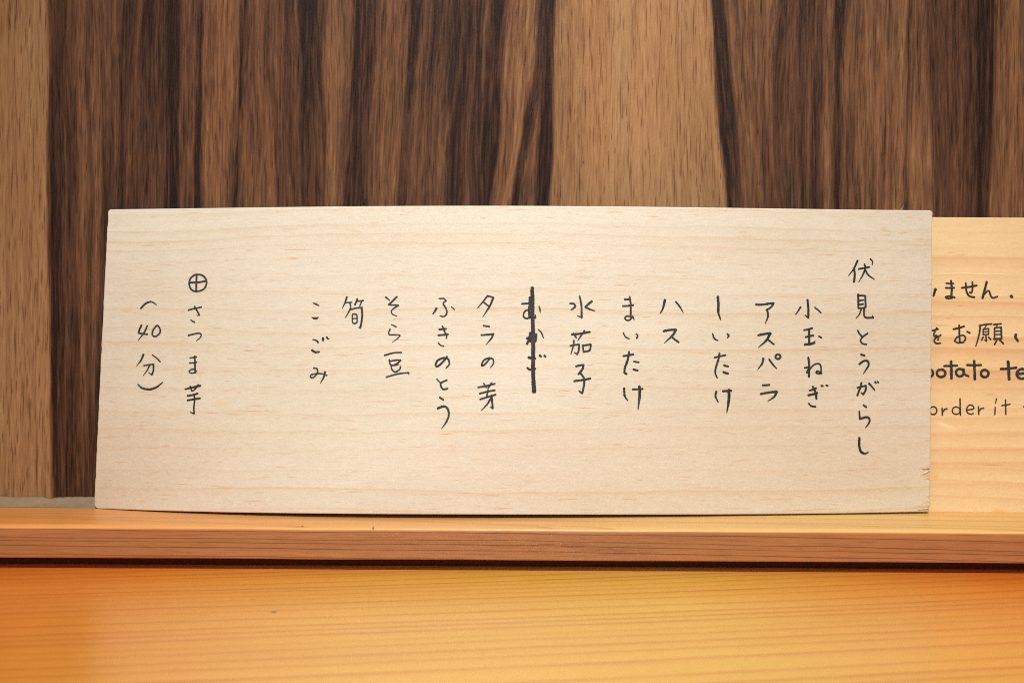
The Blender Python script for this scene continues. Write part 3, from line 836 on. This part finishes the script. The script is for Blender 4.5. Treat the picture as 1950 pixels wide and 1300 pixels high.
# ------------------------------------------------------------------ ledge the boards stand on
LEDGE_TOP = CAM_H - .0643
LEDGE_FRONT = .3947
LEDGE_BOTTOM = CAM_H - .0758
def build_ledge():
    root = empty('wooden_ledge', (0, .41, 0))
    tag(root, 'long raised wooden ledge with rounded front edge, carrying the boards', 'ledge')
    x0, x1 = -.38, .38
    R = .0021
    prof = []
    for y in np.linspace(.4400, LEDGE_FRONT + R, 70):
        prof.append((y, LEDGE_TOP))
    for a in np.linspace(0, math.pi / 2, 17)[1:]:
        prof.append((LEDGE_FRONT + R - R * math.sin(a), LEDGE_TOP - R + R * math.cos(a)))
    for z in np.linspace(LEDGE_TOP - R, LEDGE_BOTTOM + .0003, 74)[1:]:
        prof.append((LEDGE_FRONT, z))
    prof += [(LEDGE_FRONT + .0003, LEDGE_BOTTOM), (.4400, LEDGE_BOTTOM), (.4400, LEDGE_TOP - .0004)]
    P = np.array(prof); npf = len(P)
    nx = 900
    xs = np.linspace(x0, x1, nx)
    X = np.tile(xs, (npf, 1)); Yp = np.tile(P[:, :1], (1, nx)); Zp = np.tile(P[:, 1:], (1, nx))
    # slight handmade unevenness of the planed front edge
    und = (vnoise(X * 22, X * 0, 61) - .5) * .00025
    edge = np.clip((LEDGE_FRONT + .002 - Yp) / .002, 0, 1)
    Yp2 = Yp + und * edge; Zp2 = Zp + (vnoise(X * 30, X * 0, 62) - .5) * .0002 * edge
    D = np.zeros_like(X)
    front = (Yp < LEDGE_FRONT + .0006)
    r = np.random.default_rng(8)
    for i, ln in enumerate(LEDGE_LINES):
        a = np.array(ln) / 1e3
        pf = np.polyfit(a[:, 0], a[:, 1], 2)
        zc = np.interp(X, a[:, 0], a[:, 1]) + np.clip(X - a[-1, 0], 0, 1) * -.03 + np.clip(a[0, 0] - X, 0, 1) * .03
        zc = zc * .6 + .4 * np.polyval(pf, np.clip(X, a[0, 0], a[-1, 0])) + (vnoise(X * 45, X * 0 + i, 63) - .5) * .0003
        d = np.abs(Zp - zc)
        st = (.75 + .3 * vnoise(X * 30, X * 0 + i * 3, 64))
        D = np.maximum(D, np.where(front, st * np.exp(-(d / .00011) ** 2) + .10 * np.exp(-np.clip(zc - Zp, 0, 1) / .0009) * (zc > Zp), 0))
    # grain of the top: a few long lines at a low angle
    T = np.zeros_like(X)
    for (ax, ay, bx_, by_) in ((-.16, .432, -.02, .4005), (-.20, .4215, .02, .3975), (-.08, .412, .16, .3985), (.0, .4085, .24, .3965), (-.3, .42, -.1, .3985), (.12, .43, .32, .405), (.1, .418, .3, .399)):
        yc = ay + (X - ax) * (by_ - ay) / (bx_ - ax) + .004 * np.sin((X - ax) * 14)
        d = Yp - yc
        T = np.maximum(T, np.where(~front, np.where(d > 0, np.exp(-(d / .0004) ** 2), np.exp(d / .0012)), 0) * .6)
    fib = dashes((npf, nx), (x0, x1, 0, npf), 2600, 0, .010, 1.2, 65, 0)
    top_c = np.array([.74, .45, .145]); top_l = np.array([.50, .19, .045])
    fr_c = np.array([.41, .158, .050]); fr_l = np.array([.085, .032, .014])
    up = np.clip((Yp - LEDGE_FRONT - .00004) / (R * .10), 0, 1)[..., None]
    warm = (np.interp(X, [-.2, -.05, .1, .2], [1.0, .55, 0, 0]))[..., None]   # top colour turns redder towards the left
    tc = top_c * (1 + warm * np.array([-.04, -.42, -.60]))
    mot = (vnoise(X * 30, (Yp + Zp) * 240, 66) - .5)[..., None]
    tc = tc * (1 + mot * np.array([.08, .12, .16])); fc = fr_c * (1 + mot * np.array([.16, .2, .24]))
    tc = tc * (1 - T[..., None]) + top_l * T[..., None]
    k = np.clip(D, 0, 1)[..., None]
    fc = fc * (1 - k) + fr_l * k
    fc = fc * (1 - .45 * fib[..., None])
    # swirl of figure in the middle of the front face
    sw = np.exp(-((X - .02) / .035) ** 2) * np.exp(-((Zp - (CAM_H - .0715)) / .003) ** 2)
    fl = dashes((npf, nx), (x0, x1, 0, npf), 5000, 0, .0045, 1.6, 67, 0, .0)
    fc = fc * (1 - .75 * (sw * fl)[..., None])
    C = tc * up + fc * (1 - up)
    V = np.stack([X, Yp2, Zp2], -1).reshape(-1, 3)
    q = grid_quads(nx, npf)
    jj = np.arange(nx - 1); last = (npf - 1) * nx
    close = np.stack([last + jj, last + jj + 1, jj + 1, jj], -1)
    # end caps: a fan round a middle point
    cen = np.array([[x0, .417, LEDGE_TOP - .006], [x1, .417, LEDGE_TOP - .006]])
    nv = len(V); tri = []
    for k_, off in ((0, 0), (1, nx - 1)):
        for p in range(npf):
            a = p * nx + off; b = ((p + 1) % npf) * nx + off
            tri.append((a, b, nv + k_) if k_ else (b, a, nv + k_))
    V = V - np.array([0, .41, 0]); cen = cen - np.array([0, .41, 0])
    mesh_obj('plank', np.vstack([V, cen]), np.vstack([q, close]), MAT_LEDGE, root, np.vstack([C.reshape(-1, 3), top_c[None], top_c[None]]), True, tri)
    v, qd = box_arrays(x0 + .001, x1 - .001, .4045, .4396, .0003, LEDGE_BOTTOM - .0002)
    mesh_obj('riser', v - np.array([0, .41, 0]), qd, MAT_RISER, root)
    # two small dents in the front edge, holding dirt
    for (x, y, z, dx) in ((-.0725, LEDGE_FRONT + .0008, LEDGE_TOP - .00012, .0004), (-.0478, LEDGE_FRONT + .00015, LEDGE_TOP - .0008, 0.)):
        a = np.linspace(0, 2 * math.pi, 13)[:-1]
        pts = [(x + .00035 * math.cos(t) + dx * math.sin(t) * -1, y + .0004 * math.sin(t) * (1 if dx else .3), z + .00012 + (0 if dx else .0007 * math.sin(t))) for t in a]
        pts.append((x, y - .00005, z + .00020))
        mesh_obj('dent', np.array(pts) - np.array([0, .41, 0]), np.zeros((0, 4)), MAT_DENT, root, tris=[(i, (i + 1) % 12, 12) for i in range(12)])
MAT_DENT = plain('dirt', lin(178, 132, 66), .7)
build_ledge()

# ------------------------------------------------------------------ grey sealant bead along the foot of the wall
def build_sealant():
    x0, x1 = -.36, .03
    nx = 700
    xs = np.linspace(x0, x1, nx)
    top = CAM_H - .0611 + (vnoise(xs * 120, xs * 0, 71) - .5) * .00035 + (vnoise(xs * 600, xs * 0, 72) - .5) * .0003
    top -= .0007 * np.exp(-((xs + .178) / .0022) ** 2)
    rowsv = []
    n = 10
    for k in range(n):
        a = k / (n - 1)
        y = .4343 + (WALL_Y - .0001 - .4343) * a ** .8
        z = LEDGE_TOP + .0001 + (top - LEDGE_TOP) * a ** 1.15 + (vnoise(xs * 200, xs * 0 + k * .4, 73) - .5) * .00003 * math.sin(a * math.pi)
        rowsv.append(np.stack([xs, np.full(nx, y), z], -1))
    rowsv.append(np.stack([xs, np.full(nx, WALL_Y - .0001), np.full(nx, LEDGE_TOP + .0001)], -1))
    V = np.vstack(rowsv)
    q = grid_quads(nx, n + 1)
    jj = np.arange(nx - 1); last = n * nx
    o = mesh_obj('sealant_strip', V, np.vstack([q, np.stack([last + jj, last + jj + 1, jj + 1, jj], -1)]), MAT_SEAL, smooth=True)
    tag(o, 'dull grey sealant strip along the foot of the wall, left of the boards', 'sealant strip')
build_sealant()

# ------------------------------------------------------------------ menu boards
HB = .1134
def front_surface(X, h):
    """bowed, leaning front face of the near board: X across, h up the board -> world Y, Z"""
    t = h / HB
    return np.polyval(BOARD_BOTTOM_Y, X) * (1 - t) + np.polyval(BOARD_TOP_Y, X) * t, np.polyval(BOARD_BOTTOM_Z, X) + h + CAM_H

def back_surface(X, h):
    return .4345 + (.4382 - .4345) * h / BACK_HEIGHT + X * 0, LEDGE_TOP + .00005 + h + X * 0

def board_mesh(name, surf, left, right, height, thick, nx, nh, colour, mat, parent, origin, corner):
    """closed thin board: fine front face, rounded rim, back"""
    h = np.linspace(0, height, nh); u = np.linspace(0, 1, nx)
    rTL, rBL, rTR, rBR = corner
    def inset(rt, rb):
        o = np.zeros(nh)
        for r_, d in ((rb, h), (rt, height - h)):
            m = d < r_
            o[m] += r_ - np.sqrt(np.maximum(r_ * r_ - (r_ - d[m]) ** 2, 0))
        return o
    XL = left(h) + inset(rTL, rBL); XR = right(h) - inset(rTR, rBR)
    X = XL[:, None] + (XR - XL)[:, None] * u[None, :]
    Hh = np.tile(h[:, None], (1, nx))
    Y, Z = surf(X, Hh)
    V = np.stack([X, Y, Z], -1)
    C = colour(X, Hh)
    # rim loop
    loop = np.concatenate([np.arange(nx), (np.arange(1, nh) * nx + nx - 1), ((nh - 1) * nx + np.arange(nx - 2, -1, -1)), (np.arange(nh - 2, 0, -1) * nx)])
    lp = V.reshape(-1, 3)[loop]
    iu = loop % nx; ih = loop // nx
    out = np.stack([np.where(iu == 0, -1., np.where(iu == nx - 1, 1., 0.)), np.zeros(len(loop)), np.where(ih == 0, -1., np.where(ih == nh - 1, 1., 0.))], -1)
    rings = [lp + out * .00016 + np.array([0, .0002, 0]), lp + out * .0002 + np.array([0, thick * .6, 0]), lp + out * .0001 + np.array([0, thick, 0])]
    V0 = V.reshape(-1, 3); n0 = len(V0); m = len(loop)
    quads = [grid_quads(nx, nh)]
    prev = loop
    for k in range(3):
        cur = n0 + k * m + np.arange(m)
        quads.append(np.stack([np.roll(prev, -1), prev, cur, np.roll(cur, -1)], -1))
        prev = cur
    # back: strips from the bottom rim to the top rim
    b0 = n0 + 2 * m
    bot = b0 + np.arange(nx); topi = b0 + (nx - 1) + (nh - 1) + np.arange(nx)
    topi = topi[::-1]
    quads.append(np.stack([bot[1:], bot[:-1], topi[:-1], topi[1:]], -1))
    # sides of the back
    C0 = C.reshape(-1, 3)
    Cr = np.tile(C0[loop] * np.array([1.0, .97, .88]), (3, 1))
    allv = np.vstack([V0] + rings) - np.array(origin)
    return mesh_obj(name, allv, np.vstack(quads), mat, parent, np.vstack([C0, Cr]))

def ribbon(widths, pts, surf, lift, jit):
    """pen stroke: a rounded, slightly ragged strip lying on the board; units metres"""
    P = np.array(pts, float) * 1e-5
    if len(P) == 1:
        P = np.vstack([P, P + 1e-6])
    seg = np.hypot(*np.diff(P, axis=0).T)
    s = np.concatenate([[0], np.cumsum(seg)])
    n = max(6, int(s[-1] / .00022))
    tt = np.linspace(0, s[-1], n)
    closed = np.hypot(*(P[0] - P[-1])) < 1e-5 and len(P) > 4
    # Catmull-Rom through the points
    if closed:
        Q = np.vstack([P[-2], P, P[1]])
    else:
        Q = np.vstack([2 * P[0] - P[1], P, 2 * P[-1] - P[-2]])
    out = []
    for t in tt:
        i = min(len(P) - 2, max(0, int(np.searchsorted(s, t, 'right') - 1)))
        f = (t - s[i]) / max(seg[i], 1e-9)
        a, b, c, d = Q[i], Q[i + 1], Q[i + 2], Q[i + 3]
        out.append(.5 * ((2 * b) + (-a + c) * f + (2 * a - 5 * b + 4 * c - d) * f * f + (-a + 3 * b - 3 * c + d) * f ** 3))
    M = np.array(out)
    w = np.interp(tt / max(s[-1], 1e-9), np.linspace(0, 1, len(widths)), widths) * 1e-5 if len(widths) > 1 else np.full(n, widths[0] * 1e-5)
    T = np.gradient(M, axis=0); T /= np.maximum(np.hypot(T[:, 0], T[:, 1]), 1e-9)[:, None]
    Nn = np.stack([-T[:, 1], T[:, 0]], -1)
    w = w * .5
    j1 = 1 + jit.normal(0, .09, n); j2 = 1 + jit.normal(0, .09, n)
    Lf = M + Nn * (w * j1)[:, None]; Rt = M - Nn * (w * j2)[:, None]
    V = []; q = []; tr = []
    for k in range(n):
        V += [Lf[k], Rt[k]]
    for k in range(n - 1):
        q.append((2 * k, 2 * k + 1, 2 * k + 3, 2 * k + 2))
    if not closed:
        for (k, sg) in ((0, -1), (n - 1, 1)):
            c = len(V); V.append(M[k])
            ring = [2 * k]
            for a in np.linspace(0, math.pi, 7)[1:-1]:
                V.append(M[k] + Nn[k] * w[k] * math.cos(a) + T[k] * sg * w[k] * .85 * math.sin(a)); ring.append(len(V) - 1)
            ring.append(2 * k + 1)
            for a, b in zip(ring[:-1], ring[1:]):
                tr.append((c, a, b) if sg < 0 else (c, b, a))
    V = np.array(V)
    Y, Z = surf(V[:, 0], V[:, 1])
    return np.stack([V[:, 0], Y - lift, Z], -1), q, tr

def write_lines(lines, surf, parent, origin, name, base=.00007):
    jit = np.random.default_rng(17)
    objs = []
    for label, strokes in lines:
        V = []; Q = []; Tn = []; n = 0
        for i, (w, pts, *_) in enumerate(strokes):
            v, q, t = ribbon(w, pts, surf, base + .000004 * i, jit)
            V.append(v); Q += [tuple(a + n for a in f) for f in q]; Tn += [tuple(a + n for a in f) for f in t]
            n += len(v)
        o = mesh_obj(name, np.vstack(V) - np.array(origin), Q, MAT_INK, parent, tris=Tn)
        tag(o, label)
        objs.append(o)
    return objs

# --- the near board
def board_grain(X, Hh, seed, base, ring, fleck, n_fleck, slope, pink):
    nh, nx = X.shape
    ext = (float(X.min()), float(X.max()), 0., float(Hh.max()))
    S = Hh - slope * X - .035 * (X - .01) ** 2 + (vnoise(X * 14, Hh * 30, seed) - .5) * .003 + (vnoise(X * 70, Hh * 140, seed + 1) - .5) * .0007
    r = np.random.default_rng(seed)
    D = np.zeros_like(X)
    s = -.02
    lines = []
    while s < .15:
        s += r.uniform(.0035, .0085); lines.append((s, r.uniform(.25, 1.)))
    for c, a in lines:
        d = S - c
        D = np.maximum(D, a * np.where(d > 0, np.exp(-(d / .00022) ** 2), .75 * np.exp(d / .0009) + .25 * np.exp(d / .003)))
    D *= .4 + 1.0 * vnoise(X * 30, Hh * 200, seed + 2)
    mot = (vnoise(X * 22, Hh * 70, seed + 3) - .5)[..., None]
    fine = (vnoise(X * 700, Hh * 2200, seed + 4) - .5)[..., None]
    C = base * (1 + mot * np.array([.05, .08, .12]) + fine * np.array([.05, .06, .08]))
    low = np.clip((.045 - Hh) / .035 + (vnoise(X * 12, Hh * 50, seed + 5) - .5) * 1.2, 0, 1)[..., None] * pink
    C = C * (1 - low * np.array([.01, .055, .075]))
    k = np.clip(D, 0, 1)[..., None] * .55
    C = C * (1 - k) + ring * k
    sp = (rng.random(X.shape) - .5)[..., None]
    C = C * (1 + sp * np.array([.05, .06, .07]))
    F = dashes((nh, nx), ext, n_fleck, 0, .0055, .00019, seed + 6, 0, .015)
    F2 = dashes((nh, nx), ext, n_fleck * 3, 0, .0022, .00016, seed + 7, 0, .02) * .6
    for G, col in ((F2, fleck * np.array([1.0, .92, .8])), (F, fleck)):
        g = np.clip(G * 1.15, 0, 1)[..., None] * .92
        C = C * (1 - g) + col * g
    return C

def stain(C, X, Hh, spots, col):
    for (x, h, rx, rh, a) in spots:
        d = np.hypot((X - x) / rx, (Hh - h) / rh) + (vnoise(X * 900, Hh * 900, 99) - .5) * .5
        k = (np.clip(1.2 - d, 0, 1) * a)[..., None]
        C = C * (1 - k) + col * k
    return C

BOARD_O = (0., .422, LEDGE_TOP)
board = empty('menu_board', BOARD_O)
tag(board, 'long pale wooden menu board in front, handwritten in Japanese columns with one item crossed out', 'menu board')

def near_left(h):
    return -.15825 + .00385 * h / HB + (vnoise(h * 500, h * 0, 81) - .5) * .00022
def near_right(h):
    x = .15855 - .0006 * h / HB + (vnoise(h * 900, h * 0, 82) - .5) * .00030 + (vnoise(h * 2600, h * 0, 83) - .5) * .00022
    for c, d, w in ((.0010, .0005, .0012), (.0165, .0003, .0010), (.0132, .0004, .0005), (.0052, .0003, .0004), (.072, .0002, .0008)):
        x = x - d * np.exp(-((h - c) / w) ** 2)
    return x
def near_colour(X, Hh):
    C = board_grain(X, Hh, 100, lin(240, 229, 206) * .80, lin(226, 192, 144) * .81, lin(226, 160, 70) * .80, 520, .004, .9)
    # chips torn out along the right-hand edge
    r = np.random.default_rng(9)
    for c, L, w in ((.0165, .0045, .00028), (.0158, .0030, .0004), (.0135, .0038, .00035), (.0122, .0022, .0003), (.0052, .0018, .00028), (.0034, .003, .0003), (.0018, .0066, .0005), (.0010, .0050, .0003), (.0855, .0026, .0003)):
        e = (.1583 - X) / L
        k = np.where((e < 1) & (e > -.5), np.clip(1 - e, 0, 1) ** .6 * np.exp(-((Hh - c - .00022 * np.sin(X * 3000)) / w) ** 2), 0)[..., None] * .7
        C = C * (1 - k) + lin(196, 142, 98) * k
    hand = (vnoise(X * 26, Hh * 34, 121) * vnoise(X * 9 + 5, Hh * 11, 122))[..., None]
    C = C * (1 - np.clip(hand - .38, 0, 1) * np.array([.16, .20, .27]))
    C = stain(C, X, Hh, [(-.108, .0395, .0045, .0012, .35), (-.146, .0895, .0012, .0012, .3), (-.139, .0895, .003, .001, .15)], lin(232, 190, 110))
    return C
board_mesh('panel', front_surface, near_left, near_right, HB, .0014, 900, 480, near_colour, MAT_BOARD, board, BOARD_O, (.0008, .0016, .0011, .0002))
lines_near = write_lines(FRONT_LINES, front_surface, board, BOARD_O, 'handwriting')
write_lines(STRIKE_LINE, front_surface, board, BOARD_O, 'pen_stroke', .00016)

def sliver(name, p0, p1, w, mat, parent, origin, lift=.0003):
    """small torn splinter: a pointed three-sided wedge from p0 (root) to p1 (tip)"""
    p0 = np.array(p0); p1 = np.array(p1)
    d = (p1 - p0) / np.linalg.norm(p1 - p0)
    n = np.array([-d[2], 0, d[0]])
    v = [p0 + n * w, p0 - n * w, p0 + np.array([0, -lift, 0]), p1 + n * w * .8, p1 - n * w * .5, p1 + np.array([0, -lift, 0])]
    q = [(0, 2, 5, 3), (2, 1, 4, 5), (1, 0, 3, 4)]
    return mesh_obj(name, np.array(v) - np.array(origin), q, mat, parent, tris=[(0, 1, 2), (3, 5, 4)])

def on_board(x, h, lift=.0001):
    y, z = front_surface(np.array([x]), np.array([h]))
    return (x, float(y[0]) - lift, float(z[0]))
sliver('splinter', on_board(.1556, .0142), on_board(.1583, .0156, .0005), .00030, MAT_FIBRE, board, BOARD_O)
sliver('splinter', on_board(.1552, .0163), on_board(.1583, .0166, .0004), .00016, MAT_FIBRE, board, BOARD_O)
sliver('splinter', on_board(.1540, .0008), on_board(.1583, .0012, .0004), .00022, MAT_FIBRE, board, BOARD_O)

def hair(name, pts, rad, mat, parent, origin):
    P = np.array(pts, float); n = len(P); V = []; Q = []
    for k in range(n):
        for a in range(5):
            t = a * 2 * math.pi / 5
            V.append(P[k] + np.array([math.cos(t), math.sin(t), 0]) * rad * (1 - .7 * k / n))
    for k in range(n - 1):
        for a in range(5):
            Q.append((k * 5 + a, k * 5 + (a + 1) % 5, (k + 1) * 5 + (a + 1) % 5, (k + 1) * 5 + a))
    return mesh_obj(name, np.array(V) - np.array(origin), Q, mat, parent)
def top_point(x, up, dy=.0004):
    y, z = front_surface(np.array([x]), np.array([HB]))
    return (x, float(y[0]) + dy, float(z[0]) + up)
hair('fibre', [top_point(.1448, 0), top_point(.1458, .0004), top_point(.1464, .0010), top_point(.1468, .0019)], .00007, MAT_FIBRE, board, BOARD_O)
hair('fibre', [top_point(.1430, 0), top_point(.1434, .0003), top_point(.1437, .0006)], .00006, MAT_FIBRE, board, BOARD_O)
hair('fibre', [top_point(-.0785, 0), top_point(-.0795, .0003), top_point(-.0802, .0005)], .00007, MAT_FIBRE, board, BOARD_O)
hair('fibre', [top_point(-.028, 0), top_point(-.0292, .0002), top_point(-.030, .0004)], .00007, MAT_FIBRE, board, BOARD_O)
hair('fibre', [top_point(-.0005, 0), top_point(-.0018, .0003), top_point(-.0025, .0004)], .00007, MAT_FIBRE, board, BOARD_O)

# --- the far board, mostly hidden, running out of the picture
BACK_O = (.2, .436, LEDGE_TOP)
back = empty('notice_board', BACK_O)
tag(back, 'yellower wooden notice board tucked behind, with Japanese and English handwriting', 'notice board')
def far_left(h):
    return h * 0 + .120
def far_right(h):
    return h * 0 + .335
def far_colour(X, Hh):
    C = board_grain(X, Hh, 300, lin(232, 200, 150), lin(210, 156, 102), lin(208, 150, 84), 60, -.004, .25)
    S = Hh + .006 * X + (vnoise(X * 20, Hh * 30, 311) - .5) * .002
    for c, a in ((.0985, .35), (.081, .45), (.067, .3), (.063, .5), (.0545, .55), (.0515, .3), (.0365, .25), (.031, .25), (.0245, .35), (.0195, .4), (.0115, .25)):
        d = S - c
        k = (a * np.where(d > 0, np.exp(-(d / .0005) ** 2), np.exp(d / .0028)))[..., None]
        C = C * (1 - k) + lin(206, 140, 82) * k
    C = stain(C, X, Hh, [(.162, .0135, .0022, .0012, .5), (.1755, .0068, .0010, .0008, .55), (.186, .0006, .0022, .0012, .5), (.176, .0335, .002, .0008, .3)], lin(226, 164, 64))
    # pale scratch above the writing
    k = (np.exp(-((Hh - .0913 - .0002 * np.sin(X * 300)) / .00016) ** 2) * ((X < .189) & (X > .150)))[..., None] * .85
    C = C * (1 - k) + lin(250, 226, 170) * k
    k = (np.exp(-((Hh - .0909) / .0002) ** 2) * (X < .189))[..., None] * .3
    C = C * (1 - k) + lin(190, 130, 70) * k
    k = (np.exp(-((Hh - .0335 + (X - .165) * .35) / .0006) ** 2) * np.exp(-((X - .166) / .003) ** 2))[..., None] * .7
    C = C * (1 - k) + lin(250, 226, 180) * k
    return C
board_mesh('panel', back_surface, far_left, far_right, BACK_HEIGHT, .0013, 620, 330, far_colour, MAT_BACK, back, BACK_O, (.0005, .0005, .0005, .0005))
write_lines(BACK_LINES, back_surface, back, BACK_O, 'handwriting')
